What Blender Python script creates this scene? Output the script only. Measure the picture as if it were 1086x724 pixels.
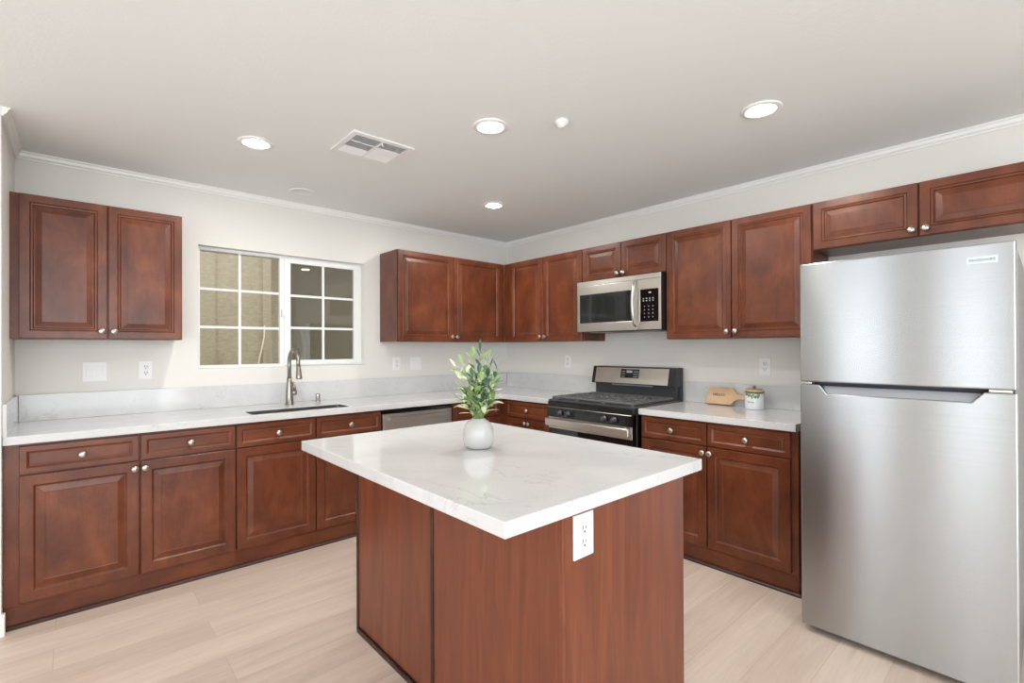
import bpy, bmesh, math, random
from mathutils import Vector, Matrix
random.seed(7)
S = bpy.context.scene
for o in list(bpy.data.objects): bpy.data.objects.remove(o)
COL = S.collection
PI = math.pi

# ------------------------------------------------------------------ camera
cam = bpy.data.cameras.new('camera'); camo = bpy.data.objects.new('camera', cam); COL.objects.link(camo)
F, CX, CY, YAW, PIT, ROL = 513.3, 530.85, 367.47, .7213, .0038, -.0039
cam.sensor_fit = 'HORIZONTAL'; cam.sensor_width = 36; cam.lens = F / 1086 * 36
cam.shift_x = (543 - CX) / 1086; cam.shift_y = (CY - 362) / 1086; cam.clip_start = .02
r0 = Vector((math.cos(YAW), -math.sin(YAW), 0))
fw = Vector((math.sin(YAW) * math.cos(PIT), math.cos(YAW) * math.cos(PIT), math.sin(PIT)))
u0 = r0.cross(fw)
rr = r0 * math.cos(ROL) + u0 * math.sin(ROL); uu = u0 * math.cos(ROL) - r0 * math.sin(ROL)
m = Matrix((rr, uu, -fw)).transposed().to_4x4(); m.translation = Vector((-3.4849, -3.8619, 1.317))
camo.matrix_world = m
S.camera = camo
# ------------------------------------------------------------------ world, light, exposure
S.view_settings.view_transform = 'Standard'; S.view_settings.look = 'None'
S.view_settings.gamma = 1; S.view_settings.use_curve_mapping = False; S.view_settings.exposure = 0.07
w = bpy.data.worlds.new('world'); S.world = w; w.use_nodes = True
bg = w.node_tree.nodes['Background']; bg.inputs[0].default_value = (.86, .93, 1, 1); bg.inputs[1].default_value = 3.0
S.cycles.use_denoising = True
S.cycles.max_bounces = 10; S.cycles.diffuse_bounces = 6; S.cycles.glossy_bounces = 5
S.cycles.sample_clamp_indirect = 6; S.cycles.caustics_reflective = False; S.cycles.caustics_refractive = False
def area(name, loc, rot, sx, sy, e, col=(1, 1, 1)):
    l = bpy.data.lights.new(name, 'AREA'); l.shape = 'RECTANGLE'; l.size = sx; l.size_y = sy; l.energy = e; l.color = col
    o = bpy.data.objects.new(name, l); COL.objects.link(o); o.location = loc; o.rotation_euler = rot; return o
# daylight entering through the glazed openings of the living area behind the camera; the last lamp is added fill
area('daylight_rear_patio', (-3.75, -6.43, 1.3), (PI / 2, 0, 0), 3.5, 2.1, 64, (.93, .97, 1))
area('daylight_left_window_near', (-6.13, -3.25, 1.2), (PI / 2, 0, -PI / 2), .5, 2.1, 4.6, (.93, .97, 1))
area('daylight_left_window_far', (-6.13, -2.2, 1.2), (PI / 2, 0, -PI / 2), .6, 2.1, 5.0, (.93, .97, 1))
area('added_left_fill', (-6.13, -5.1, 1.25), (PI / 2, 0, -PI / 2), 1.9, 2.1, 46, (.93, .97, 1))  # invented opening on the left, added to brighten ceiling and right wall
CAN_E = 470.0

# ------------------------------------------------------------------ materials
def srgb(*c):
    return tuple(((v / 255) / 12.92 if v / 255 <= .04045 else ((v / 255 + .055) / 1.055) ** 2.4) for v in c) + (1,)
def mat(name, col=(200, 200, 200), rough=.5, metal=0, **k):
    m = bpy.data.materials.new(name); m.use_nodes = True
    b = m.node_tree.nodes['Principled BSDF']
    b.inputs['Base Color'].default_value = srgb(*col); b.inputs['Roughness'].default_value = rough; b.inputs['Metallic'].default_value = metal
    for a, v in k.items(): b.inputs[a.replace('_', ' ')].default_value = v
    return m
def N(m, t, **k):
    n = m.node_tree.nodes.new(t)
    for a, v in k.items(): setattr(n, a, v)
    return n
def L(m, a, b): m.node_tree.links.new(a, b)
def ramp(m, fac, stops):
    r = N(m, 'ShaderNodeValToRGB'); L(m, fac, r.inputs[0])
    e = r.color_ramp.elements
    while len(e) < len(stops): e.new(.5)
    for i, (p, c) in enumerate(stops): e[i].position = p; e[i].color = c
    return r
def coords(m, scale=(1, 1, 1), kind='Object', rnd=True, rot=(0, 0, 0)):
    t = N(m, 'ShaderNodeTexCoord'); mp = N(m, 'ShaderNodeMapping'); mp.inputs['Scale'].default_value = scale; mp.inputs['Rotation'].default_value = rot
    if rnd:
        oi = N(m, 'ShaderNodeObjectInfo'); mul = N(m, 'ShaderNodeMath', operation='MULTIPLY'); mul.inputs[1].default_value = 37.0
        L(m, oi.outputs['Random'], mul.inputs[0])
        ad = N(m, 'ShaderNodeVectorMath', operation='ADD'); L(m, t.outputs[kind], ad.inputs[0]); L(m, mul.outputs[0], ad.inputs[1])
        L(m, ad.outputs[0], mp.inputs[0])
    else: L(m, t.outputs[kind], mp.inputs[0])
    return mp.outputs[0]
def noise(m, vec, scale, detail=4, rough=.55, dist=0):
    n = N(m, 'ShaderNodeTexNoise'); n.inputs['Scale'].default_value = scale; n.inputs['Detail'].default_value = detail
    n.inputs['Roughness'].default_value = rough; n.inputs['Distortion'].default_value = dist; L(m, vec, n.inputs['Vector']); return n.outputs['Fac']
def mixc(m, fac, a, b, mode='MIX'):
    x = N(m, 'ShaderNodeMix', data_type='RGBA', blend_type=mode)
    for s, v in ((x.inputs[0], fac), (x.inputs[6], a), (x.inputs[7], b)):
        if hasattr(v, 'is_linked') or hasattr(v, 'links'): L(m, v, s)
        else: s.default_value = v
    return x.outputs[2]
def bump(m, h, strength, dist=.002):
    b = N(m, 'ShaderNodeBump'); b.inputs['Strength'].default_value = strength; b.inputs['Distance'].default_value = dist
    L(m, h, b.inputs['Height']); L(m, b.outputs[0], m.node_tree.nodes['Principled BSDF'].inputs['Normal'])
def wood(name, dark, mid, light, axis='z', grain=.11, rough=.34, spec=.4):
    m = mat(name, mid, rough); b = m.node_tree.nodes['Principled BSDF']
    st = (1, 1, .6) if axis == 'z' else (.6, 1, 1)
    g = (150, 150, 7) if axis == 'z' else (7, 150, 150)
    blot = noise(m, coords(m, st), 7, 5, .6, .4)
    r = ramp(m, blot, [(.30, srgb(*dark)), (.52, srgb(*mid)), (.72, srgb(*light))])
    fine = noise(m, coords(m, g), 1.0, 4, .65)
    r2 = ramp(m, fine, [(.35, (1 - grain * 1.3, 1 - grain * 1.4, 1 - grain * 1.4, 1)), (.6, (1, 1, 1, 1))])
    L(m, mixc(m, 1.0, r.outputs[0], r2.outputs[0], 'MULTIPLY'), b.inputs['Base Color'])
    b.inputs['Specular IOR Level'].default_value = spec
    b.inputs['Coat Weight'].default_value = .12; b.inputs['Coat Roughness'].default_value = .28
    return m
M = {}
M['wood'] = wood('cherry_wood', (82, 40, 22), (104, 53, 30), (123, 68, 41))
M['wood_h'] = wood('cherry_wood_horizontal', (82, 40, 22), (104, 53, 30), (123, 68, 41), 'x')
M['molding'] = wood('dark_base_molding', (50, 28, 24), (62, 36, 30), (80, 48, 40), 'x', rough=.5)
def veneer(name):
    m = mat(name, (132, 68, 48), .38); b = m.node_tree.nodes['Principled BSDF']
    v = coords(m, (1, 1, .12))
    n = noise(m, v, 14, 3, .5, 1.2)
    wv = N(m, 'ShaderNodeTexWave', wave_type='BANDS', bands_direction='DIAGONAL'); wv.inputs['Scale'].default_value = 9; wv.inputs['Distortion'].default_value = 9
    wv.inputs['Detail'].default_value = 2; wv.inputs['Detail Scale'].default_value = .8
    L(m, coords(m, (1, 1, .06)), wv.inputs['Vector'])
    r = ramp(m, n, [(.3, srgb(106, 52, 29)), (.55, srgb(119, 61, 36)), (.75, srgb(131, 70, 43))])
    r2 = ramp(m, wv.outputs['Fac'], [(.0, (.84, .78, .76, 1)), (.35, (1, 1, 1, 1))])
    f = noise(m, coords(m, (170, 170, 3)), 1, 3, .6); r3 = ramp(m, f, [(.38, (.80, .76, .74, 1)), (.56, (1, 1, 1, 1))])
    c = mixc(m, .6, r.outputs[0], r2.outputs[0], 'MULTIPLY'); c = mixc(m, .8, c, r3.outputs[0], 'MULTIPLY')
    L(m, c, b.inputs['Base Color']); b.inputs['Coat Weight'].default_value = .2; b.inputs['Coat Roughness'].default_value = .3
    return m
M['veneer'] = veneer('cherry_veneer')
def quartz(name):
    m = mat(name, (226, 226, 226), .09); b = m.node_tree.nodes['Principled BSDF']
    cl = noise(m, coords(m, (1, 1, 1), rnd=False), 3.2, 5, .6, .6)
    base = ramp(m, cl, [(.3, srgb(202, 203, 204)), (.6, srgb(211, 211, 211))])
    v = coords(m, (1, 1, 1), rnd=False, rot=(.3, .5, .6))
    n1 = noise(m, v, 2.6, 6, .62, 1.3)
    def line(src, w, dk):
        a = N(m, 'ShaderNodeMath', operation='SUBTRACT'); a.inputs[1].default_value = .5; L(m, src, a.inputs[0])
        c = N(m, 'ShaderNodeMath', operation='ABSOLUTE'); L(m, a.outputs[0], c.inputs[0])
        return ramp(m, c.outputs[0], [(0, (dk, dk, dk * 1.01, 1)), (w, (1, 1, 1, 1))]).outputs[0]
    l1 = line(n1, .012, .80); msk = noise(m, v, 5.1, 2)
    mr = ramp(m, msk, [(.48, (0, 0, 0, 1)), (.62, (1, 1, 1, 1))])
    c = mixc(m, mr.outputs[0], base.outputs[0], mixc(m, 1.0, base.outputs[0], l1, 'MULTIPLY'))
    sp = noise(m, coords(m, (1, 1, 1), rnd=False), 160, 2, .5); sr = ramp(m, sp, [(.28, (.86, .86, .86, 1)), (.36, (1, 1, 1, 1))])
    c = mixc(m, .8, c, sr.outputs[0], 'MULTIPLY')
    L(m, c, b.inputs['Base Color']); return m
M['quartz'] = quartz('white_quartz')
def paint(name, col, tex, sc=60, rough=.6):
    m = mat(name, col, rough); bump(m, noise(m, coords(m, (1, 1, 1), rnd=False), sc, 3, .6), tex, .004); return m
M['wall'] = paint('wall_paint', (224, 222, 217), .12, 90, .45)
M['ceiling'] = paint('ceiling_texture', (232, 235, 235), .22, 80, .8)
M['trim'] = mat('white_trim', (236, 236, 233), .35)
def floor_mat():
    m = mat('oak_planks', (208, 186, 165), .42); b = m.node_tree.nodes['Principled BSDF']
    v = coords(m, (1, 1, 1), rnd=False)
    br = N(m, 'ShaderNodeTexBrick', offset=.37, offset_frequency=2); br.inputs['Scale'].default_value = 1
    br.inputs['Color1'].default_value = (0, 0, 0, 1); br.inputs['Color2'].default_value = (1, 1, 1, 1); br.inputs['Mortar'].default_value = (.5, .5, .5, 1)
    br.inputs['Mortar Size'].default_value = .0012; br.inputs['Mortar Smooth'].default_value = .3; br.inputs['Brick Width'].default_value = 1.5; br.inputs['Row Height'].default_value = .19
    L(m, v, br.inputs['Vector'])
    r = ramp(m, br.outputs['Color'], [(0, srgb(208, 189, 174)), (1, srgb(222, 205, 191))])
    # grain offset per plank
    sc = N(m, 'ShaderNodeVectorMath', operation='MULTIPLY'); sc.inputs[1].default_value = (1.1, 9, 1); L(m, v, sc.inputs[0])
    off = N(m, 'ShaderNodeVectorMath', operation='MULTIPLY_ADD'); off.inputs[1].default_value = (23, 11, 5)
    L(m, br.outputs['Color'], off.inputs[0]); L(m, sc.outputs[0], off.inputs[2])
    g = noise(m, off.outputs[0], 1.6, 6, .6, .5); gr = ramp(m, g, [(.3, (.86, .84, .83, 1)), (.62, (1.0, 1.0, 1.0, 1))])
    sc2 = N(m, 'ShaderNodeVectorMath', operation='MULTIPLY'); sc2.inputs[1].default_value = (5, 90, 1); L(m, v, sc2.inputs[0])
    g2 = noise(m, sc2.outputs[0], 1, 4, .6); gr2 = ramp(m, g2, [(.3, (.93, .92, .91, 1)), (.6, (1, 1, 1, 1))])
    c = mixc(m, 1, r.outputs[0], gr.outputs[0], 'MULTIPLY'); c = mixc(m, 1, c, gr2.outputs[0], 'MULTIPLY')
    c = mixc(m, br.outputs['Fac'], c, srgb(186, 166, 146))
    L(m, c, b.inputs['Base Color']); return m
M['floor'] = floor_mat()
def steel(name, col=(205, 201, 194), rough=.36, an=.5, h=True):
    m = mat(name, col, rough, 1.0); b = m.node_tree.nodes['Principled BSDF']
    b.inputs['Anisotropic'].default_value = an
    t = N(m, 'ShaderNodeTangent', direction_type='UV_MAP'); t.uv_map = 'uv'; L(m, t.outputs[0], b.inputs['Tangent'])
    b.inputs['Anisotropic Rotation'].default_value = .25 if h else 0
    n = noise(m, coords(m, (1, 1, 240) if h else (240, 240, 1)), 1, 3, .6)
    r = ramp(m, n, [(.3, tuple(x * .97 for x in srgb(*col)[:3]) + (1,)), (.7, tuple(min(1, x * 1.02) for x in srgb(*col)[:3]) + (1,))])
    L(m, r.outputs[0], b.inputs['Base Color']); return m
M['steel'] = steel('brushed_steel')
M['steel_door'] = steel('fridge_steel', (182, 185, 187), .27, .965)
M['steel_plain'] = mat('satin_steel', (205, 202, 196), .3, 1)
M['steel_dark'] = mat('pocket_steel', (170, 173, 178), .5, .3)
M['nickel'] = mat('brushed_nickel', (196, 190, 180), .28, 1)
M['faucet'] = mat('faucet_nickel', (158, 152, 144), .3, 1)
M['chrome'] = mat('chrome', (200, 200, 200), .08, 1)
M['black'] = mat('black_gloss', (12, 12, 13), .08)
M['blackm'] = mat('black_enamel', (22, 22, 24), .3)
M['iron'] = mat('cast_iron', (98, 98, 100), .5)
M['enamel'] = mat('dark_grey_enamel', (66, 67, 70), .3)
M['char'] = mat('charcoal_plastic', (50, 52, 55), .4)
M['fridge_side'] = mat('grey_cabinet_metal', (128, 130, 130), .45, .2)
M['range_knob'] = mat('range_knob_metal', (96, 98, 102), .25, .8)
M['gap'] = mat('dark_gasket', (60, 64, 70), .6)
M['plastic'] = mat('white_plastic', (236, 236, 236), .3)
M['slot'] = mat('dark_slot', (40, 36, 32), .6)
M['vinyl'] = mat('window_vinyl', (238, 239, 238), .3)
M['glassblk'] = mat('tinted_oven_glass', (16, 18, 18), .05)
M['mwglass'] = mat('tinted_microwave_glass', (38, 40, 40), .07)
M['mark'] = mat('printed_marks', (170, 175, 175), .4)
M['sinkst'] = mat('sink_steel', (128, 124, 117), .35, 1)
M['badge'] = mat('badge_silver', (205, 214, 224), .3, .3)
M['badge_ink'] = mat('badge_lettering', (46, 54, 66), .4)
M['ceramic'] = mat('white_ceramic', (186, 185, 183), .12)
M['jar'] = mat('jar_enamel', (222, 226, 230), .2)
M['ink'] = mat('dark_ink', (52, 38, 28), .6)
M['lid'] = wood('lid_wood', (120, 104, 74), (140, 122, 88), (158, 140, 104), 'x')
M['board'] = wood('beech_board', (190, 152, 114), (204, 168, 130), (214, 181, 146), 'x', .08, .5)
M['cream'] = mat('cream_rim', (226, 218, 190), .4)
M['leaf_d'] = mat('dark_green_leaf', (72, 106, 76), .5)
M['leaf_m'] = mat('mid_green_leaf', (134, 166, 96), .5)
M['leaf_p'] = mat('pale_green_leaf', (212, 220, 178), .5)
M['stem'] = mat('green_stem', (120, 140, 84), .6)
def glass(name, tint=(1, 1, 1), refl=1.0):
    m = bpy.data.materials.new(name); m.use_nodes = True; nt = m.node_tree; nt.nodes.clear()
    out = N(m, 'ShaderNodeOutputMaterial'); mx = N(m, 'ShaderNodeMixShader'); tr = N(m, 'ShaderNodeBsdfTransparent'); gl = N(m, 'ShaderNodeBsdfGlossy')
    tr.inputs[0].default_value = tint + (1,); gl.inputs['Roughness'].default_value = .02
    fr = N(m, 'ShaderNodeFresnel'); fr.inputs[0].default_value = 1.5
    L(m, fr.outputs[0], mx.inputs[0]); L(m, tr.outputs[0], mx.inputs[1]); L(m, gl.outputs[0], mx.inputs[2]); L(m, mx.outputs[0], out.inputs[0]); return m
M['glass'] = glass('window_glass', (.95, .95, .94))
def screen_mat():
    m = bpy.data.materials.new('insect_screen'); m.use_nodes = True; nt = m.node_tree; nt.nodes.clear()
    out = N(m, 'ShaderNodeOutputMaterial'); mx = N(m, 'ShaderNodeMixShader'); tr = N(m, 'ShaderNodeBsdfTransparent'); df = N(m, 'ShaderNodeBsdfDiffuse')
    df.inputs[0].default_value = srgb(70, 72, 70); mx.inputs[0].default_value = .38
    L(m, tr.outputs[0], mx.inputs[1]); L(m, df.outputs[0], mx.inputs[2]); L(m, mx.outputs[0], out.inputs[0]); return m
M['screen'] = screen_mat()
def stucco(name, c1, c2):
    m = mat(name, c1, .9); b = m.node_tree.nodes['Principled BSDF']
    n = noise(m, coords(m, (1, 1, 3), rnd=False), 22, 6, .7); r = ramp(m, n, [(.3, srgb(*c1)), (.7, srgb(*c2))]); L(m, r.outputs[0], b.inputs['Base Color'])
    bump(m, n, .5, .01); return m
M['stucco'] = stucco('tan_stucco', (160, 146, 120), (190, 176, 150))
M['concrete'] = stucco('concrete_ground', (150, 146, 138), (170, 166, 158))
M['meter'] = mat('meter_box_grey', (160, 165, 160), .5)
def emis(name, s, col=(1, .97, .92)):
    m = bpy.data.materials.new(name); m.use_nodes = True; nt = m.node_tree; nt.nodes.clear()
    e = N(m, 'ShaderNodeEmission'); e.inputs[0].default_value = col + (1,); e.inputs[1].default_value = s
    o = N(m, 'ShaderNodeOutputMaterial'); L(m, e.outputs[0], o.inputs[0]); return m
M['lamp'] = emis('recessed_lamp_glow', CAN_E)

# ------------------------------------------------------------------ mesh helpers
def box(bm, x0, x1, y0, y1, z0, z1, bev=0.0, seg=1, mi=0, rot=None, piv=None):
    t = bmesh.new()
    bmesh.ops.create_cube(t, size=1)
    for v in t.verts: v.co = Vector((x0 + (v.co.x + .5) * (x1 - x0), y0 + (v.co.y + .5) * (y1 - y0), z0 + (v.co.z + .5) * (z1 - z0)))
    if bev: bmesh.ops.bevel(t, geom=t.edges[:], offset=bev, segments=seg, affect='EDGES', profile=.6)
    if rot is not None:
        p = Vector(piv if piv else ((x0 + x1) / 2, (y0 + y1) / 2, (z0 + z1) / 2))
        for v in t.verts: v.co = rot @ (v.co - p) + p
    for f in t.faces: f.material_index = mi
    merge(bm, t)
def merge(bm, t):
    me = bpy.data.meshes.new('tmp'); t.to_mesh(me); t.free(); bm.from_mesh(me); bpy.data.meshes.remove(me)
def lathe(bm, prof, c=(0, 0, 0), axis='z', seg=24, mi=0, smooth=True, sx=1, sy=1):
    rings = []
    for r, h in prof:
        ring = []
        for i in range(seg):
            a = 2 * PI * i / seg; p = (r * math.cos(a) * sx, r * math.sin(a) * sy, h)
            if axis == 'y-': p = (p[0], -p[2], p[1])       # axis pointing to -y
            ring.append(bm.verts.new(Vector(c) + Vector(p)))
        rings.append(ring)
    fs = []
    for a, b in zip(rings, rings[1:]):
        for i in range(seg):
            j = (i + 1) % seg; fs.append(bm.faces.new((a[i], a[j], b[j], b[i])))
    fs.append(bm.faces.new(rings[0][::-1])); fs.append(bm.faces.new(rings[-1]))
    for f in fs: f.material_index = mi; f.smooth = smooth
    fs[-1].smooth = fs[-2].smooth = False
def tube(bm, pts, r, seg=12, mi=0, cap=True):
    P = [Vector(p) for p in pts]; R = r if isinstance(r, (list, tuple)) else [r] * len(P)
    t0 = (P[1] - P[0]).normalized(); n = t0.orthogonal().normalized(); rings = []
    for i, p in enumerate(P):
        t = ((P[i + 1] if i + 1 < len(P) else p) - (P[i - 1] if i else p)).normalized()
        n = (n - t * n.dot(t)).normalized(); b = t.cross(n)
        rings.append([bm.verts.new(p + (n * math.cos(2 * PI * k / seg) + b * math.sin(2 * PI * k / seg)) * R[i]) for k in range(seg)])
    for a, b in zip(rings, rings[1:]):
        for i in range(seg):
            f = bm.faces.new((a[i], a[(i + 1) % seg], b[(i + 1) % seg], b[i])); f.smooth = True; f.material_index = mi
    if cap:
        for rg in (rings[0][::-1], rings[-1]): bm.faces.new(rg).material_index = mi
def prism(bm, poly, d0, d1, plane='xz', mi=0):
    """poly in two axes, extruded along the third from d0 to d1"""
    def P(a, b, d): return {'xz': (a, d, b), 'yz': (d, a, b), 'xy': (a, b, d)}[plane]
    A = [bm.verts.new(P(a, b, d0)) for a, b in poly]; B = [bm.verts.new(P(a, b, d1)) for a, b in poly]
    n = len(poly); fs = [bm.faces.new(A), bm.faces.new(B[::-1])]
    for i in range(n): fs.append(bm.faces.new((A[i], B[i], B[(i + 1) % n], A[(i + 1) % n])))
    for f in fs: f.material_index = mi
def grid_solid(bm, xs, ys, inside, z0, z1, plane='xy'):
    """solid made of the cells where inside(i,j) is true; only outer faces"""
    vc = {}
    def V(x, y, z):
        k = (x, y, z)
        if k not in vc: vc[k] = bm.verts.new({'xy': (x, y, z), 'xz': (x, z, y), 'yz': (z, x, y)}[plane])
        return vc[k]
    nx, ny = len(xs) - 1, len(ys) - 1
    ins = lambda i, j: 0 <= i < nx and 0 <= j < ny and inside((xs[i] + xs[i + 1]) / 2, (ys[j] + ys[j + 1]) / 2)
    for i in range(nx):
        for j in range(ny):
            if not ins(i, j): continue
            a, b, c, d = xs[i], xs[i + 1], ys[j], ys[j + 1]
            bm.faces.new((V(a, c, z1), V(b, c, z1), V(b, d, z1), V(a, d, z1)))
            bm.faces.new((V(a, c, z0), V(a, d, z0), V(b, d, z0), V(b, c, z0)))
            if not ins(i - 1, j): bm.faces.new((V(a, c, z0), V(a, c, z1), V(a, d, z1), V(a, d, z0)))
            if not ins(i + 1, j): bm.faces.new((V(b, c, z0), V(b, d, z0), V(b, d, z1), V(b, c, z1)))
            if not ins(i, j - 1): bm.faces.new((V(a, c, z0), V(b, c, z0), V(b, c, z1), V(a, c, z1)))
            if not ins(i, j + 1): bm.faces.new((V(a, d, z0), V(a, d, z1), V(b, d, z1), V(b, d, z0)))
def panel(bm, x0, x1, z0, z1, y, t=.02, fr=.05, kind='raised', mi=0):
    """raised panel door or drawer front; front plane at y, back at y+t (front looks to -y)"""
    if kind == 'raised': prof = [(0, t), (0, .0025), (.0025, 0), (fr, 0), (fr + .004, .002), (fr + .009, .008), (fr + .014, .008), (fr + .042, .0015), (fr + .045, .0025)]
    elif kind == 'upper': prof = [(0, t), (0, .0025), (.0025, 0), (fr - .012, 0), (fr - .010, .003), (fr - .006, .0005), (fr, .001), (fr + .006, .008), (fr + .010, .008), (fr + .034, .0025), (fr + .036, .0015)]
    else: prof = [(0, t), (0, .0025), (.0025, 0), (fr, 0), (fr + .010, .007), (fr + .013, .007), (fr + .016, .006)]
    rings = []
    for ins, d in prof:
        rings.append([bm.verts.new((x, y + d, z)) for x, z in ((x0 + ins, z0 + ins), (x1 - ins, z0 + ins), (x1 - ins, z1 - ins), (x0 + ins, z1 - ins))])
    for a, b in zip(rings, rings[1:]):
        for i in range(4): bm.faces.new((a[i], a[(i + 1) % 4], b[(i + 1) % 4], b[i])).material_index = mi
    bm.faces.new(rings[-1]).material_index = mi; bm.faces.new(rings[0][::-1]).material_index = mi
def obj(name, bm, mats, parent=None, loc=(0, 0, 0), rz=0, bevel=0, label=None, smooth_angle=None, stuff=False):
    bmesh.ops.recalc_face_normals(bm, faces=bm.faces[:])
    uv = bm.loops.layers.uv.new('uv')
    for f in bm.faces:
        n = f.normal; ax = max(range(3), key=lambda i: abs(n[i]))
        for l in f.loops:
            c = l.vert.co; l[uv].uv = (c.y, c.z) if ax == 0 else ((c.x, c.z) if ax == 1 else (c.x, c.y))
    me = bpy.data.meshes.new(name); bm.to_mesh(me); bm.free()
    for mm in (mats if isinstance(mats, (list, tuple)) else [mats]): me.materials.append(M[mm])
    o = bpy.data.objects.new(name, me); COL.objects.link(o); o.location = loc; o.rotation_euler = (0, 0, rz)
    if parent is not None: o.parent = parent
    if bevel:
        b = o.modifiers.new('bevel', 'BEVEL'); b.width = bevel; b.segments = 2; b.limit_method = 'ANGLE'; b.angle_limit = .6
    if label: o['label'] = label
    return o
def tag(o, label, cat, group=None, kind=None):
    if label: o['label'] = label
    if cat: o['category'] = cat
    if group: o['group'] = group
    if kind: o['kind'] = kind
    return o
def empty(name, loc, rz=0):
    o = bpy.data.objects.new(name, None); COL.objects.link(o); o.location = loc; o.rotation_euler = (0, 0, rz); o.empty_display_size = .1; return o
def struct(name, bm, mt, **k):
    o = obj(name, bm, mt, **k); o['kind'] = 'structure'; return o
def text_bm(s, size, ext, font_scale=1.0, spacing=1.0, bold=0.0):
    """letters in the local x-z plane, facing -y, centred"""
    c = bpy.data.curves.new('t', 'FONT'); c.body = s; c.size = size; c.extrude = ext; c.align_x = 'CENTER'; c.align_y = 'CENTER'; c.space_character = spacing; c.offset = bold
    o = bpy.data.objects.new('t', c); COL.objects.link(o); bpy.context.view_layer.update()
    me = bpy.data.meshes.new_from_object(o.evaluated_get(bpy.context.evaluated_depsgraph_get()))
    bm = bmesh.new(); bm.from_mesh(me)
    for v in bm.verts: v.co = Vector((v.co.x * font_scale, -v.co.z, v.co.y))
    bpy.data.objects.remove(o); bpy.data.meshes.remove(me); return bm
B = bmesh.new

# ------------------------------------------------------------------ setting
ZC = 2.446
XL, YR = -6.2, -6.5            # far ends of the open living area
WX0, WX1, WZ0, WZ1 = -2.849, -1.636, 1.185, 2.04
bm = B(); box(bm, XL, 0, YR, 0, -.08, 0); struct('floor', bm, 'floor')
bm = B(); box(bm, XL - .15, .15, YR - .15, .16, ZC, ZC + .12); struct('ceiling', bm, 'ceiling')
bm = B(); grid_solid(bm, [XL - .15, WX0, WX1, .15], [-.08, WZ0, WZ1, ZC], lambda x, z: not (WX0 < x < WX1 and WZ0 < z < WZ1), 0, .16, 'xz'); struct('wall_back', bm, 'wall')
bm = B(); box(bm, 0, .15, YR - .15, 0, -.08, ZC); struct('wall_right', bm, 'wall')
# left return wall closes the end of the counter, then the living area wall runs away to the left
bm = B(); box(bm, -3.86, -3.7402, -.665, 0, 0, ZC); struct('wall_left', bm, 'wall')
bm = B(); box(bm, XL, -3.86, -.665, -.545, 0, ZC); struct('wall_living', bm, 'wall')
LW = [(-6.05, -4.15), (-3.5, -3.0), (-2.5, -1.9)]  # first opening is unseen, added to carry the left fill light
bm = B(); grid_solid(bm, [YR - .15] + [v for p in LW for v in p] + [-.665], [-.08, .15, 2.25, ZC], lambda y, z: not (.15 < z < 2.25 and any(a < y < c for a, c in LW)), XL - .15, XL, 'yz'); struct('wall_far_left', bm, 'wall')
bm = B(); grid_solid(bm, [XL, -5.5, -2.0, .15], [-.08, .25, 2.35, ZC], lambda x, z: not (-5.5 < x < -2.0 and .25 < z < 2.35), YR - .15, YR, 'xz'); struct('wall_rear', bm, 'wall')
# crown trim
CR = [(0, 0), (-.03, 0), (-.03, -.006), (-.022, -.012), (-.018, -.026), (-.008, -.034), (-.008, -.042), (0, -.042)]
def crown(name, a, b, inward):
    bm = B(); a = Vector(a); b = Vector(b); n = Vector(inward)
    A = [bm.verts.new(a - n * u + Vector((0, 0, ZC + v))) for u, v in CR]; Bv = [bm.verts.new(b - n * u + Vector((0, 0, ZC + v))) for u, v in CR]
    k = len(CR); bm.faces.new(A); bm.faces.new(Bv[::-1])
    for i in range(k): bm.faces.new((A[i], Bv[i], Bv[(i + 1) % k], A[(i + 1) % k]))
    struct(name, bm, 'trim')
crown('trim_1', (-3.74, 0, 0), (0, 0, 0), (0, -1, 0))
crown('trim_2', (0, 0, 0), (0, YR, 0), (-1, 0, 0))
crown('trim_3', (-3.74, 0, 0), (-3.74, -.665, 0), (1, 0, 0))
bm = B(); box(bm, XL, -3.728, -.677, -.665, 0, .10, .002); box(bm, -3.7398, -3.728, -.6648, -.645, 0, .10); struct('baseboard_left', bm, 'trim')
bm = B(); box(bm, -.012, 0, YR, -4.0, 0, .10, .002); struct('baseboard_right', bm, 'trim')
# kitchen window
wn = empty('window_1', ((WX0 + WX1) / 2, .09, WZ0)); wn['kind'] = 'structure'
wc = (WX0 + WX1) / 2
def wp(name, bm, mt, parent=wn, **k): return obj(name, bm, mt, parent=parent, **k)
def frame(bm, x0, x1, z0, z1, y0, y1, wd, bev=.002, ww=None):
    ww = ww or wd
    box(bm, x0, x1, y0, y1, z0, z0 + wd, bev); box(bm, x0, x1, y0, y1, z1 - wd, z1, bev)
    box(bm, x0, x0 + ww, y0, y1, z0 + wd, z1 - wd, bev); box(bm, x1 - ww, x1, y0, y1, z0 + wd, z1 - wd, bev)
def shift(bm, dx, dy, dz):
    for v in bm.verts: v.co += Vector((dx, dy, dz))
def wadd(name, fn, mt, parent=wn, **k):
    b = B(); fn(b); shift(b, -wc, -.09, -WZ0); return obj(name, b, mt, parent=parent, **k)
wadd('window_frame', lambda b: frame(b, WX0, WX1, WZ0, WZ1, .06, .14, .022, ww=.02), 'vinyl')
def meeting(b): box(b, -2.298, -2.268, .066, .10, WZ0 + .022, WZ1 - .022, .002)
wadd('meeting_stile', meeting, 'vinyl')
def fixed(b):
    x0, x1, z0, z1 = WX0 + .02, -2.298, WZ0 + .022, WZ1 - .022
    xm = -2.573
    box(b, xm - .009, xm + .009, .082, .094, z0, z1, .001)
    for k in (1, 2):
        z = z0 + (z1 - z0) * k / 3; box(b, x0, xm - .009, .082, .094, z - .009, z + .009, .001); box(b, xm + .009, x1, .082, .094, z - .009, z + .009, .001)
wadd('muntins', fixed, 'vinyl')
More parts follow.
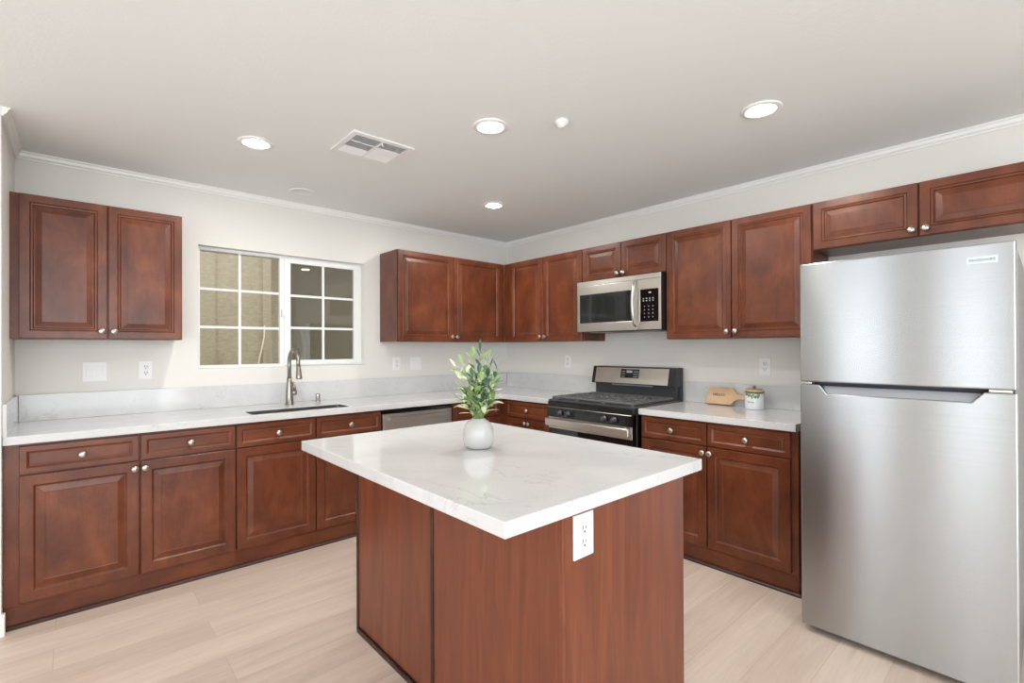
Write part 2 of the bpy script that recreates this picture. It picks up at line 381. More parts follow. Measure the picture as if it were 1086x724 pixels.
wadd('window_pane', lambda b: box(b, WX0 + .02, -2.298, .098, .102, WZ0 + .022, WZ1 - .022), 'glass')
SX0, SX1, SZ0, SZ1 = -2.27, -1.660, WZ0 + .012, WZ1 - .016
sash = wadd('sliding_sash', lambda b: frame(b, SX0, SX1, SZ0, SZ1, .045, .075, .036, ww=.047), 'vinyl')
def sashm(b):
    x0, x1, z0, z1 = SX0 + .047, SX1 - .057 + .01, SZ0 + .036, SZ1 - .036; xm = (x0 + x1) / 2
    box(b, xm - .009, xm + .009, .052, .062, z0, z1, .001)
    for k in (1, 2):
        z = z0 + (z1 - z0) * k / 3; box(b, x0, xm - .009, .052, .062, z - .009, z + .009, .001); box(b, xm + .009, x1, .052, .062, z - .009, z + .009, .001)
wadd('sash_muntins', sashm, 'vinyl')
wadd('sash_pane', lambda b: box(b, SX0 + .047, SX1 - .047, .064, .068, SZ0 + .036, SZ1 - .036), 'glass')
wadd('insect_screen', lambda b: box(b, -2.27, -1.665, .125, .127, WZ0 + .03, WZ1 - .03), 'screen')
wadd('sash_latch', lambda b: (box(b, -2.292, -2.274, .034, .066, 1.57, 1.63, .003), box(b, -2.290, -2.276, .024, .036, 1.585, 1.615, .003)), 'vinyl')
# living-area window frames behind the camera, one around the added fill opening
def far_window(name, plane, a0, a1, z0, z1, d):
    b = B()
    if plane == 'y': frame(b, a0, a1, z0, z1, d, d + .05, .05)
    else:
        frame(b, a0, a1, z0, z1, 0, .05, .05)
        for v in b.verts: v.co = Vector((d + v.co.y, v.co.x, v.co.z))
    struct(name, b, 'vinyl')
far_window('window_2', 'y', -5.5, -2.0, .25, 2.35, YR - .12)
for k_, (a_, c_) in enumerate(LW): far_window('window_%d' % (k_ + 3), 'x', a_, c_, .15, 2.25, XL - .12)

# ------------------------------------------------------------------ outside, beyond the kitchen window
bm = B(); box(bm, -9, 4, .16, 9, -.2, -.1); tag(struct('ground_outside', bm, 'concrete'), None, None)
nb = empty('neighbour_house', (-3, 1.5, -.1))
tag(nb, 'tan stucco neighbouring house seen through the kitchen window', 'house')
b = B(); box(b, -5, .54, 0, .2, 0, 3.0); box(b, -5, .97, 0, .3, 3.0, 3.2); obj('wall', b, 'stucco', nb)
b = B(); box(b, .54, .97, .02, .2, 0, 3.0); obj('wall', b, 'stucco', nb)
b = B(); box(b, .97, 1.05, .0, 1.1, 0, 3.2); box(b, 1.05, 6, 1.1, 1.3, 0, 3.2); obj('recessed_wall', b, 'stucco', nb)
b = B(); box(b, .97, 6, -.55, 1.3, 3.0, 3.2); obj('shade_overhang', b, 'stucco', nb)  # out-of-view overhang added to keep the recessed wall in shade
b = B(); tube(b, [(-2.03, 1.44, 1.56), (-2.04, 1.42, 1.45), (-2.07, 1.40, 1.32), (-2.12, 1.38, 1.10), (-2.2, 1.36, .7), (-2.3, 1.35, -.1)], .007, 8)
tag(obj('hanging_cable', b, 'cream'), 'pale cable curving down the outside wall in the left window half', 'cable')
b = B(); tube(b, [(-1.52, 1.9, 1.56), (-1.48, 1.9, 1.4), (-1.46, 1.9, 1.15), (-1.45, 1.9, -.1)], .005, 8)
tag(obj('hanging_cable', b, 'cream'), 'thin pale cable hanging outside behind the sliding window half', 'cable')
mt_ = empty('electric_meter', (-1.74, 2.56, 1.05)); tag(mt_, 'grey utility box with pipe on the outside wall beyond the window', 'meter')
b = B(); box(b, -.07, .07, -.12, .03, 0, .38, .008); obj('meter_box', b, 'meter', mt_)
b = B(); tube(b, [(-.02, -.05, .38), (-.02, -.05, .95)], .02); obj('conduit', b, 'meter', mt_)
b = B(); tube(b, [(.0, -.05, .0), (.0, -.05, -.7)], .018); obj('conduit', b, 'meter', mt_)

# ------------------------------------------------------------------ cabinets
RW = -PI / 2
def knob(bm, x, y, z, r=.0175):
    lathe(bm, [(.0085, 0), (.006, .004), (.0055, .012), (r * .85, .016), (r, .020), (r * .92, .024), (r * .55, .0275), (.001, .0285)], (x, y, z), 'y-', 20)
def add_knob(parent, x, y, z):
    b = B(); knob(b, x, y, z); return obj('knob', b, 'nickel', parent)
def upper(label, loc, rz, w, h, depth, doors, fill_l=0, fill_r=0, knobz=.045, group='upper cherry cabinets', fr=.052, kside=None):
    t = empty('wall_cabinet', loc, rz); tag(t, label, 'cabinet', group)
    d = depth
    b = B(); box(b, 0, w, -(d - .02), -.002, 0, h, .0012); obj('body', b, 'wood', t)
    for i, (a, c) in enumerate(doors):
        b = B(); panel(b, a + .0030, c - .0030, .003, h - .003, -d, .018, fr, 'upper' if h > .4 else 'upper'); dr = obj('door', b, 'wood', t)
        kx = (c - .027) if (i == 0) else (a + .027)
        if len(doors) == 1: kx = a + .027
        add_knob(dr, kx, -d, knobz if h > .4 else .035)
    return t
ZU, ZT = 1.378, 2.143; HU = ZT - ZU; DU = .316
upper('tall cherry wall cabinet in the corner left of the window', (-3.74, 0, ZU), 0, .756, HU, DU, [(.032, .3956), (.3956, .756)])
# back wall pair right of window, runs into the corner
upper('cherry wall cabinet right of the window with exposed side', (-1.489, 0, ZU), 0, 1.489 - .2965, HU, DU, [(0.004, .566), (.566, 1.138)])
# right wall
upper('cherry wall cabinet between the room corner and the microwave', (0, -.296, ZU), RW, 1.288 - .296, HU, DU, [(.099, .539), (.539, .990)])
upper('short cherry wall cabinet above the microwave', (0, -1.288, 1.862), RW, .761, ZT - 1.862, DU, [(.0, .3805), (.3805, .761)])
upper('tall cherry wall cabinet between the microwave and the fridge', (0, -2.049, ZU), RW, .911, HU, DU, [(0, .457), (.457, .911)])
upper('short wide cherry wall cabinet above the refrigerator', (0, -2.960, 1.870), RW, .936, ZT - 1.870, DU, [(0.004, .468), (.468, .936)])

DB = .634; HB = .8715
def base(label, loc, rz, w, doors, drawers, end_right=False, knobs=None, group='base cherry cabinets', hollow=False):
    t = empty('base_cabinet', loc, rz); tag(t, label, 'cabinet', group)
    b = B()
    if hollow:
        box(b, 0, w, -(DB - .02), -.595, .10, HB - .0005, .001); box(b, 0, .018, -.595, -.002, .10, HB - .0005); box(b, w - .018, w, -.595, -.002, .10, HB - .0005)
        box(b, .018, w - .018, -.595, -.002, .10, .118); box(b, .018, w - .018, -.012, -.002, .118, HB - .0005); box(b, 0, w, -(DB - .10), -.01, 0.0, .10)
    else: box(b, 0, w, -(DB - .02), -.002, .10, HB - .0005, .0012); box(b, 0, w, -(DB - .10), -.01, 0.0, .10)
    obj('body', b, 'wood', t)
    b = B(); box(b, 0, w, -(DB - .022), -(DB - .105), 0.0, .0995, .001); obj('toe_kick', b, 'wood_h', t)
    b = B(); prism(b, [(-(DB - .0215), 0), (-(DB - .004), 0), (-(DB - .004), .010), (-(DB - .010), .016), (-(DB - .0215), .017)], 0, w + (.012 if end_right else 0), 'yz')
    if end_right: box(b, w + .0005, w + .012, -(DB - .0215), -.02, 0, .016)
    obj('base_molding', b, 'molding', t)
    for a, c in drawers:
        b = B(); panel(b, a + .004, c - .004, .7265, .860, -DB, .02, .026, 'flat'); dr = obj('drawer', b, 'wood_h', t)
        add_knob(dr, (a + c) / 2, -DB, .793)
    for i, (a, c) in enumerate(doors):
        b = B(); panel(b, a + .004, c - .004, .116, .7195, -DB, .02, .048, 'raised'); dr = obj('door', b, 'wood', t)
        kx = (c - .022) if (knobs[i] == 'r') else (a + .022)
        add_knob(dr, kx, -DB, .684)
    return t
X0 = -3.74
base('cherry base cabinet at the left wall with two drawers over two doors', (X0, 0, 0), 0, 3.74 - 2.759, [(.051, .516), (.516, .981)], [(.051, .516), (.516, .981)], knobs='rl')
base('cherry sink base cabinet under the faucet with two doors', (-2.759, 0, 0), 0, 2.759 - 1.803, [(0, .479), (.479, .955)], [(0, .479), (.479, .955)], knobs='rl', hollow=True)
base('narrow cherry base cabinet between the dishwasher and the corner', (-1.166, 0, 0), 0, 1.166 - .614, [(0.0, .50)], [(0.0, .50)], knobs='l')
base('cherry base cabinet left of the gas range, drawer over paired doors', (0, -.614, 0), RW, 1.240 - .614, [(.072, .340), (.340, .61)], [(.072, .61)], knobs='rl')
rb = base('cherry base cabinet between the gas range and the fridge', (0, -2.032, 0), RW, .945, [(.010, .459), (.459, .917)], [(.010, .459), (.459, .917)], end_right=True, knobs='rl')

# ------------------------------------------------------------------ worktops and backsplash
ZH = .9115
b = B()
HX0, HX1, HY0, HY1 = -2.655, -2.015, -.583, -.375
grid_solid(b, [-3.739, HX0, HX1, -.6454, -.001], [-1.243, -.6454, HY0, HY1, -.001], lambda x, y: (y > -.6454 or x > -.6454) and not (HX0 < x < HX1 and HY0 < y < HY1), HB + .0005, ZH, 'xy')
tag(obj('worktop', b, 'quartz', bevel=.003), 'long L-shaped white quartz worktop with the sink cutout', 'countertop')
b = B(); box(b, -.6454, -.001, -2.975, -2.030, HB + .0005, ZH, .003, 2)
tag(obj('worktop', b, 'quartz'), 'short white quartz worktop between the range and the fridge', 'countertop')
ZS = 1.064
b = B(); box(b, -3.724, -.0165, -.016, -.0005, ZH + .0003, ZS, .0015); tag(obj('backsplash', b, 'quartz'), 'white marbled backsplash strip along the wall below the window', 'backsplash')
b = B(); box(b, -3.7395, -3.7245, -.645, -.0165, ZH + .0003, ZS, .0015); tag(obj('backsplash', b, 'quartz'), 'short marbled backsplash piece on the far left return wall', 'backsplash')
b = B(); box(b, -.0155, -.0005, -1.243, -.017, ZH + .0003, ZS, .0015); tag(obj('backsplash', b, 'quartz'), 'marbled backsplash strip between the corner and the gas range', 'backsplash')
b = B(); box(b, -.0155, -.0005, -2.975, -2.030, ZH + .0003, ZS, .0015); tag(obj('backsplash', b, 'quartz'), 'marbled backsplash strip behind the cutting board', 'backsplash')

# ------------------------------------------------------------------ sink, faucet, air gap
sk = empty('kitchen_sink', ((HX0 + HX1) / 2, (HY0 + HY1) / 2, .69)); tag(sk, 'undermount stainless steel sink in the worktop below the window', 'sink')
hw, hd = (HX1 - HX0) / 2 - .003, (HY1 - HY0) / 2 - .003
b = B()
def ringv(w_, d_, z, r=.03, n=5):
    out = []
    for cx_, cy_, a0 in ((w_ - r, d_ - r, 0), (-w_ + r, d_ - r, 90), (-w_ + r, -d_ + r, 180), (w_ - r, -d_ + r, 270)):
        for k in range(n): a = math.radians(a0 + 90 * k / (n - 1)); out.append(b.verts.new((cx_ + r * math.cos(a), cy_ + r * math.sin(a), z)))
    return out
rg = [ringv(hw + .002, hd + .002, .2175, .02), ringv(hw, hd, .2185, .02), ringv(hw - .004, hd - .004, .02), ringv(hw - .02, hd - .02, .004), ringv(hw - .02, hd - .02, 0), ringv(hw + .002, hd + .002, 0.015), ringv(hw + .002, hd + .002, .17)]
for a, c in zip(rg, rg[1:]):
    for i in range(len(a)): b.faces.new((a[i], a[(i + 1) % len(a)], c[(i + 1) % len(a)], c[i]))
for a in (rg[3],): b.faces.new(a)
b2 = obj('basin', b, 'sinkst', sk)
b = B(); lathe(b, [(.04, .004), (.042, .007), (.03, .0075), (.028, .005), (.001, .005)], (0, 0, 0)); obj('drain', b, 'chrome', sk)
fa = empty('faucet', (-2.302, -.165, ZH)); tag(fa, 'tall gooseneck pull-down nickel faucet behind the sink', 'faucet')
b = B(); lathe(b, [(.032, 0.0), (.032, .004), (.028, .008), (.027, .06), (.024, .10), (.019, .16), (.0155, .20)], (0, 0, 0)); obj('base', b, 'faucet', fa)
pts = [(0, 0, .19), (0, 0, .29)]; R = .095
for k in range(1, 13):
    a = PI * k / 13; pts.append((0, -R + R * math.cos(a), .305 + R * math.sin(a)))
pts += [(0, -2 * R - .004, .27)]
b = B(); tube(b, pts, .0135, 16); obj('spout', b, 'faucet', fa)
b = B(); tube(b, [(0, -2 * R - .002, .29), (0, -2 * R - .005, .27), (0, -2 * R - .012, .225), (0, -2 * R - .016, .200), (0, -2 * R - .016, .196)], [.0145, .016, .019, .0215, .019], 16); obj('spray_head', b, 'faucet', fa)
b = B(); tube(b, [(.014, 0, .082), (.048, 0, .086)], [.017, .019], 16); tube(b, [(.040, 0, .092), (.036, 0, .125), (.026, -.004, .165)], [.012, .010, .007], 10); obj('lever_handle', b, 'faucet', fa)
ag = B(); lathe(ag, [(.021, 0), (.021, .004), (.018, .006), (.018, .052), (.016, .060), (.001, .062)], (0, 0, 0))
tag(obj('air_gap_cap', ag, 'chrome', loc=(-2.066, -.095, ZH)), 'small chrome cylinder cap on the worktop right of the faucet', 'cap')

# ------------------------------------------------------------------ dishwasher
dw = empty('dishwasher', (-1.797, 0, 0)); tag(dw, 'stainless dishwasher with bar handle right of the sink cabinet', 'dishwasher')
W_ = .625
b = B(); box(b, 0, W_, -.58, -.03, .09, HB - .002); box(b, .01, W_ - .01, -.53, -.1, 0, .09); obj('body', b, 'blackm', dw)
b = B(); box(b, .004, W_ - .004, -.628, -.581, .115, .835, .004, 2); obj('door', b, 'steel', dw)
b = B(); box(b, .006, W_ - .006, -.622, -.581, .8365, .858, .003); obj('control_strip', b, 'black', dw)
b = B(); box(b, .035, W_ - .035, -.668, -.655, .785, .812, .005, 2); box(b, .045, .07, -.656, -.627, .788, .809, .002); box(b, W_ - .07, W_ - .045, -.656, -.627, .788, .809, .002); obj('handle', b, 'steel_plain', dw)
b = B(); box(b, .004, W_ - .004, -.60, -.581, .005, .112, .002); obj('kick_plate', b, 'blackm', dw)

# ------------------------------------------------------------------ gas range
RWD = .764
rg_ = empty('gas_range', (0, -1.2535, 0), RW); tag(rg_, 'stainless and black gas range below the microwave', 'stove')
b = B(); box(b, .002, RWD - .002, -.64, -.06, .03, .905, .002)
for x in (.04, RWD - .07):
    for y in (-.60, -.12): box(b, x, x + .03, y, y + .03, 0, .031)
obj('body', b, 'blackm', rg_)
b = B(); box(b, 0, RWD, -.69, -.06, .9055, .922, .004, 2); obj('cooktop', b, 'enamel', rg_)
b = B(); box(b, 0, RWD, -.70, -.641, .865, .9050, .004, 2); obj('front_lip', b, 'blackm', rg_)
b = B()
prism(b, [(-.700, .864), (-.641, .864), (-.641, .792), (-.712, .792)], .002, RWD - .002, 'yz'); cp = obj('control_panel', b, 'black', rg_)
b = B(); box(b, .004, RWD - .004, -.7035, -.699, .861, .8645, .001); obj('trim_strip', b, 'steel_plain', rg_)
for x in (.135, .215, .545, .628):
    b = B(); lathe(b, [(.022, 0), (.022, .006), (.017, .009), (.016, .028), (.013, .031), (.001, .031)], (x, -.707, .826), 'y-', 20)
    box(b, x - .003, x + .003, -.742, -.730, .812, .842, .001)
    obj('knob', b, 'range_knob', rg_)
b = B(); box(b, .004, RWD - .004, -.69, -.641, .17, .787, .004, 2); dr = obj('oven_door', b, 'glassblk', rg_)
b = B(); box(b, .004, RWD - .004, -.6945, -.6905, .70, .787, .001); obj('door_rail', b, 'steel', dr)
b = B(); box(b, .004, RWD - .004, -.742, -.722, .722, .778, .008, 3)
for x in (.02, RWD - .055): box(b, x, x + .035, -.723, -.6947, .732, .768, .003)
obj('handle', b, 'steel', dr)
b = B(); box(b, .12, RWD - .12, -.6925, -.6903, .28, .62, .001); obj('oven_window', b, 'mwglass', dr)
b = B(); box(b, .004, RWD - .004, -.685, -.641, .035, .162, .004, 2); obj('storage_drawer', b, 'steel', rg_)
# backguard
b = B(); box(b, .0, RWD, -.060, -.018, .88, 1.165, .003); box(b, .012, RWD - .012, -.110, -.0605, .923, 1.03, .003)
obj('backguard_base', b, 'char', rg_)
b = B(); prism(b, [(-.062, 1.025), (-.150, 1.025), (-.118, 1.165), (-.062, 1.165)], 0, RWD, 'yz'); bgd = obj('backguard', b, 'blackm', rg_)
def slab(b, x0, x1, f0, f1, th, mi=0):
    # plate lying on the sloped face of the backguard, f = fraction of its height
    P0 = Vector((0, -.150, 1.025)); P1 = Vector((0, -.118, 1.165)); nrm = Vector((0, -(P1 - P0).z, (P1 - P0).y)).normalized()
    q = []
    for f in (f0, f1):
        p = P0.lerp(P1, f); q.append(p)
    vs = []
    for x in (x0, x1):
        for p in q:
            for k in (.0003, th): vs.append(b.verts.new(p + nrm * k + Vector((x, 0, 0))))
    for idx in ((0, 1, 3, 2), (4, 6, 7, 5), (0, 4, 5, 1), (2, 3, 7, 6), (1, 5, 7, 3), (0, 2, 6, 4)): b.faces.new([vs[i] for i in idx]).material_index = mi
b = B(); slab(b, .035, RWD - .055, .05, .93, .003); obj('stainless_panel', b, 'steel', bgd)
b = B(); slab(b, .285, .455, .36, .86, .005); dsp = obj('display', b, 'black', rg_)
for x in (.295, .307, .319, .405, .417, .429, .441):
    for k in range(3):
        b = B(); slab(b, x, x + .007, .42 + k * .14, .46 + k * .14, .0056); obj('key', b, 'mark', dsp)
b = B(); slab(b, .340, .392, .66, .78, .0056); obj('clock_display', b, 'mark', dsp)
b = B(); box(b, .18, .56, -.1115, -.110, 1.012, 1.022); obj('vent_slot', b, 'mark', rg_)
# burners and grates
for x, y, r in ((.17, -.50, .05), (.17, -.24, .038), (.594, -.50, .045), (.594, -.24, .035), (.382, -.37, .05)):
    b = B(); lathe(b, [(r, 0), (r, .008), (r * .7, .010), (r * .7, .016), (.001, .017)], (x, y, .922)); obj('burner', b, 'iron', rg_)
def grate(x0, x1):
    b = B(); z0, z1 = .930, .944; y0, y1 = -.665, -.135; t = .017
    frame_pts = ((x0, x1, y0, y0 + t), (x0, x1, y1 - t, y1), (x0, x0 + t, y0 + t, y1 - t), (x1 - t, x1, y0 + t, y1 - t))
    for a in frame_pts: box(b, *a, z0, z1, .003)
    n = 3; w_ = (x1 - x0)
    for k in range(1, n + 1):
        x = x0 + w_ * k / (n + 1)
        box(b, x - .009, x + .009, y0 + t, y0 + .19, z0, z1, .003); box(b, x - .009, x + .009, y1 - .19, y1 - t, z0, z1, .003)
        box(b, x - .006, x + .006, (y0 + y1) / 2 - .045, (y0 + y1) / 2 + .045, z0, z1, .003)
    box(b, x0 + t, x1 - t, (y0 + y1) / 2 - .006, (y0 + y1) / 2 + .006, z0, z1, .003)
    for y in (y0 + .12, y1 - .12): box(b, x0 + t, x0 + w_ * .34, y - .006, y + .006, z0, z1, .003); box(b, x1 - w_ * .34, x1 - t, y - .006, y + .006, z0, z1, .003)
    for x in (x0, x1 - t):
        for y in (y0, y1 - t): box(b, x, x + t, y, y + t, .9222, z0 + .001)
    obj('grate', b, 'iron', rg_)
grate(.015, .258); grate(.262, .502); grate(.506, .749)

# ------------------------------------------------------------------ microwave
mw = empty('microwave', (0, -1.290, 1.450), RW); tag(mw, 'stainless over-the-range microwave mounted under the short cabinet', 'microwave')
MW, MH = .757, .4035
b = B(); box(b, 0.003, MW - .001, -.3735, -.002, 0.006, MH + .006, .002); obj('body', b, 'blackm', mw)
b = B()
grid_solid(b, [.0, .026, .535, .567], [0, .0675, .297, .366], lambda x, z: not (.026 < x < .535 and .0675 < z < .297), -.382, -.374, 'xz'); dr = obj('door', b, 'steel', mw, bevel=.002)
b = B(); box(b, .026, .535, -.3795, -.3745, .0675, .297); obj('door_window', b, 'mwglass', dr)
b = B(); pts = [(.552, -.382, .03), (.552, -.400, .045), (.552, -.415, .09), (.552, -.424, .15), (.552, -.427, .195), (.552, -.424, .24), (.552, -.415, .30), (.552, -.400, .345), (.552, -.382, .36)]
tube(b, pts, [.010, .011, .0125, .013, .013, .013, .0125, .011, .010], 12); obj('handle', b, 'steel_plain', dr)
b = B(); grid_solid(b, [.5695, .5905, .7375, MW], [0, .0585, .292, .366], lambda x, z: not (.5905 < x < .7375 and .0585 < z < .292), -.382, -.374, 'xz'); pn = obj('control_panel', b, 'steel', mw, bevel=.002)
b = B(); box(b, .5905, .7375, -.381, -.3745, .0585, .292); kp = obj('keypad', b, 'black', mw)
keys = [(.622 + c_ * .034, .629 + c_ * .034, .088 + r_ * .026, .094 + r_ * .026) for r_ in range(4) for c_ in range(3)]
keys += [(.612 + c_ * .026, .622 + c_ * .026, .205 + r_ * .016, .213 + r_ * .016) for c_ in range(4) for r_ in range(2)]
for a_, c_, d_, e_ in keys:
    b = B(); box(b, a_, c_, -.3816, -.381, d_, e_); obj('key', b, 'mark', kp)
b = B(); box(b, .660, .680, -.3816, -.381, .262, .272); obj('clock_display', b, 'mark', kp)
b = B(); box(b, .0, MW, -.382, -.374, .368, MH, .002); obj('vent_strip', b, 'steel', mw)
b = B(); box(b, .02, MW - .02, -.345, -.03, -.006, .0055, .002); vb = obj('bottom_plate', b, 'char', mw)
for x in (.09, .50):
    b = B(); box(b, x, x + .17, -.33, -.24, -.009, -.0062, .001); obj('grease_filter', b, 'steel_plain', vb)

# ------------------------------------------------------------------ refrigerator
fr_ = empty('refrigerator', (0, -3.085, 0), RW); tag(fr_, 'tall stainless top-freezer refrigerator at the right edge', 'refrigerator')
FW, FD, FH = .697, .933, 1.703
b = B(); box(b, .004, FW - .004, -.862, -.06, .035, FH - .008, .004, 2)
for x in (.05, FW - .1):
    for y in (-.84, -.15): box(b, x, x + .05, y, y + .05, 0, .036)
obj('body', b, 'fridge_side', fr_)
b = B(); box(b, .01, FW - .01, -.866, -.861, .05, FH - .02); obj('gasket', b, 'gap', fr_)
b = B(); box(b, 0, FW, -FD, -.867, 1.158, FH, .007, 3); fz = obj('freezer_door', b, 'steel_door', fr_)
# lower door with the grip pocket cut into its top edge
b = B(); prism(b, [(0, .032), (FW, .032), (FW, 1.146), (.611, 1.146), (.577, 1.106), (.107, 1.106), (.078, 1.146), (0, 1.146)], -FD, -.900, 'xz')
fd = obj('fridge_door', b, 'steel_door', fr_, bevel=.005)
b = B(); box(b, 0.001, FW - .001, -.899, -.867, .034, 1.140, .003); obj('door_liner', b, 'fridge_side', fd)
b = B(); prism(b, [(-.8995, 1.100), (-.925, 1.103), (-.9005, 1.139), (-.8995, 1.139)], .09, .60, 'yz')
obj('grip_pocket', b, 'steel_dark', fd)
b = B(); box(b, .012, .045, -.925, -.88, 1.1465, 1.1575, .002); obj('hinge', b, 'steel_plain', fr_)
b = B(); box(b, FW - .075, FW - .012, -.925, -.88, 1.1465, 1.1575, .002); obj('hinge', b, 'steel_plain', fr_)
b = B(); box(b, .567, .650, -.9365, -FD - .0002, 1.628, 1.655, .001); bd = obj('badge', b, 'badge', fr_)
b = text_bm('FRIGIDAIRE', .0135, .0004, 1.0, 1.05); shift(b, .6085, -.9370, 1.6415); obj('lettering', b, 'badge_ink', bd)

# ------------------------------------------------------------------ island
ix0, iy0, ix1, iy1 = -2.7366, -3.0237, -1.776, -1.6805
bx0, by0, bx1, by1 = -2.4897, -2.982, -1.8354, -1.7108
ic = ((bx0 + bx1) / 2, (by0 + by1) / 2)
isl = empty('kitchen_island', (ic[0], ic[1], 0)); tag(isl, 'cherry veneer kitchen island body standing in the middle of the floor', 'kitchen island')
def iadd(name, fn, mt, parent=isl, **k):
    b = B(); fn(b); shift(b, -ic[0], -ic[1], 0); return obj(name, b, mt, parent, **k)
HI = .8735
iadd('body', lambda b: box(b, bx0 + .012, bx1, by0 + .012, by1, 0, HI - .001, .001), 'veneer')
sp = -2.342
iadd('side_panel', lambda b: box(b, bx0, bx0 + .011, sp + .009, by1 - .010, .022, HI - .002, .001), 'veneer')
iadd('side_panel', lambda b: box(b, bx0, bx0 + .011, by0, sp - .009, .0, HI - .002, .001), 'veneer')
iadd('seam_strip', lambda b: (box(b, bx0 - .006, bx0 + .011, sp - .008, sp + .008, 0, HI - .002, .004, 2)), 'molding')
iadd('corner_strip', lambda b: box(b, bx0 - .006, bx0 + .011, by1 - .009, by1 + .004, 0, HI - .002, .003, 2), 'molding')
iadd('front_panel', lambda b: box(b, bx0 + .0115, bx1, by0, by0 + .0115, 0, HI - .002, .001), 'veneer')
iadd('base_molding', lambda b: box(b, bx0 - .012, bx0 - .0005, sp + .0085, by1 - .010, 0, .020, .005, 2), 'molding')
b = B(); box(b, ix0, ix1, iy0, iy1, HI, .914, .003, 2); shift(b, 0, 0, 0)
tag(obj('worktop', b, 'quartz'), 'thick white quartz island top carrying the vase', 'countertop')

# ------------------------------------------------------------------ outlets and switches
def outlet_parts(t, w_=.072, h_=.116, sockets=True):
    b = B(); box(b, -w_ / 2, w_ / 2, -.006, -.0004, -h_ / 2, h_ / 2, .002, 2); pl = obj('plate', b, 'plastic', t)
    return pl
def sockets(parent, dx=0, y0=-.0062):
    for s_ in (1, -1):
        b = B(); lathe(b, [(.0165, 0), (.0165, .0016), (.015, .002), (.001, .002)], (dx, y0, s_ * .0195), 'y-', 20)
        for f in list(b.faces): f.material_index = 0
        zc = s_ * .0195
        box(b, dx - .0078, dx - .0050, y0 - .0026, y0 - .0018, zc - .001, zc + .010, mi=1); box(b, dx + .0050, dx + .0078, y0 - .0026, y0 - .0018, zc - .001, zc + .008, mi=1)
        box(b, dx - .003, dx + .003, y0 - .0026, y0 - .0018, zc - .011, zc - .006, mi=1)
        obj('socket', b, ['plastic', 'slot'], parent)
def outlet(label, loc, rz):
    t = empty('wall_outlet', loc, rz); tag(t, label, 'outlet', 'duplex wall outlets'); pl = outlet_parts(t); sockets(t); return t
outlet('white duplex outlet on the wall between left cabinet and window', (-3.142, 0, 1.187), 0)
outlet('white duplex outlet on the wall just right of the window', (-1.328, 0, 1.185), 0)
outlet('white duplex outlet on the back wall behind the plant', (-.262, 0, 1.182), 0)
outlet('white duplex outlet on the right wall left of the range', (0, -.863, 1.192), RW)
outlet('white duplex outlet on the wall above the lidded jar', (0, -2.593, 1.188), RW)
def switch(label, loc, n, rz=0):
    t = empty('light_switch', loc, rz); tag(t, label, 'switch', 'double wall plates'); b = B(); box(b, -.058, .058, -.006, -.0004, -.059, .059, .002, 2); obj('plate', b, 'plastic', t)
    for x in (-.023, .023):
        b = B(); box(b, x - .0165, x + .0165, -.0085, -.0062, -.033, .033, .0012); obj('rocker', b, 'plastic', t)
switch('white double rocker switch plate under the leftmost wall cabinet', (-3.394, 0, 1.185), 2)
switch('white double switch plate under the corner wall cabinet', (-1.133, 0, 1.184), 2)
po = obj('outlet_plate', (lambda b: (box(b, -.043, .043, -.006, -.0004, -.062, .062, .002, 2), b)[1])(B()), 'plastic', isl, loc=(-2.405 - ic[0], by0 - ic[1], .789), label='white duplex outlet plate')
sockets(po)

# ------------------------------------------------------------------ ceiling fixtures
def can(label, x, y):
    t = empty('recessed_light', (x, y, ZC)); tag(t, label, 'ceiling light', 'recessed ceiling lights')
    b = B(); n = 40; prof = [(.090, -.0004), (.090, -.003), (.086, -.006), (.051, -.006), (.049, -.0010)]
    rg = [[b.verts.new((r * math.cos(2 * PI * i / n), r * math.sin(2 * PI * i / n), z)) for i in range(n)] for r, z in prof]
    for a, c in zip(rg, rg[1:]):
        for i in range(n): b.faces.new((a[i], a[(i + 1) % n], c[(i + 1) % n], c[i])).smooth = True
    obj('trim_ring', b, 'trim', t)
    b = B(); lathe(b, [(.0485, -.0022), (.0485, -.0006)], (0, 0, 0), seg=32); obj('lens', b, 'lamp', t)
can('recessed ceiling light above the sink side, leftmost of four', -2.741, -.997)
can('recessed ceiling light between the vent and the cone sensor', -1.897, -1.985)
can('smallest recessed ceiling light, nearest the far room corner', -1.007, -.968)
can('recessed ceiling light nearest the fridge, rightmost of four', -1.038, -2.958)
b = B(); lathe(b, [(.088, -.0004), (.088, -.004), (.084, -.006), (.062, -.0065), (.060, -.005), (.001, -.005)], seg=36)
tag(obj('ceiling_speaker', b, 'ceiling', loc=(-2.259, -.32, ZC)), 'flush round ceiling cover near the crown trim above the window', 'ceiling cover')
b = B(); lathe(b, [(.034, -.0004), (.036, -.006), (.034, -.010), (.018, -.028), (.010, -.034), (.001, -.035)], seg=28)
tag(obj('ceiling_sensor', b, 'plastic', loc=(-1.668, -2.262, ZC)), 'small white cone-shaped sensor hanging from the ceiling', 'ceiling sensor')
vx0, vx1, vy0, vy1 = -2.408, -2.045, -1.503, -1.190
vt = empty('ceiling_vent', ((vx0 + vx1) / 2, (vy0 + vy1) / 2, ZC)); tag(vt, 'white rectangular louvered ceiling register between the lights', 'vent')
vw, vd = (vx1 - vx0) / 2, (vy1 - vy0) / 2
b = B(); i_ = .032
box(b, -vw, vw, -vd, -vd + i_, -.009, -.0004, .002); box(b, -vw, vw, vd - i_, vd, -.009, -.0004, .002); box(b, -vw, -vw + i_, -vd + i_, vd - i_, -.009, -.0004, .002); box(b, vw - i_, vw, -vd + i_, vd - i_, -.009, -.0004, .002)
box(b, -.006, .006, -vd + i_, vd - i_, -.010, -.002, .001)
obj('frame', b, 'plastic', vt)
b = B(); box(b, -vw + i_, vw - i_, -vd + i_, vd - i_, -.0012, -.0004); obj('duct_opening', b, 'fridge_side', vt)
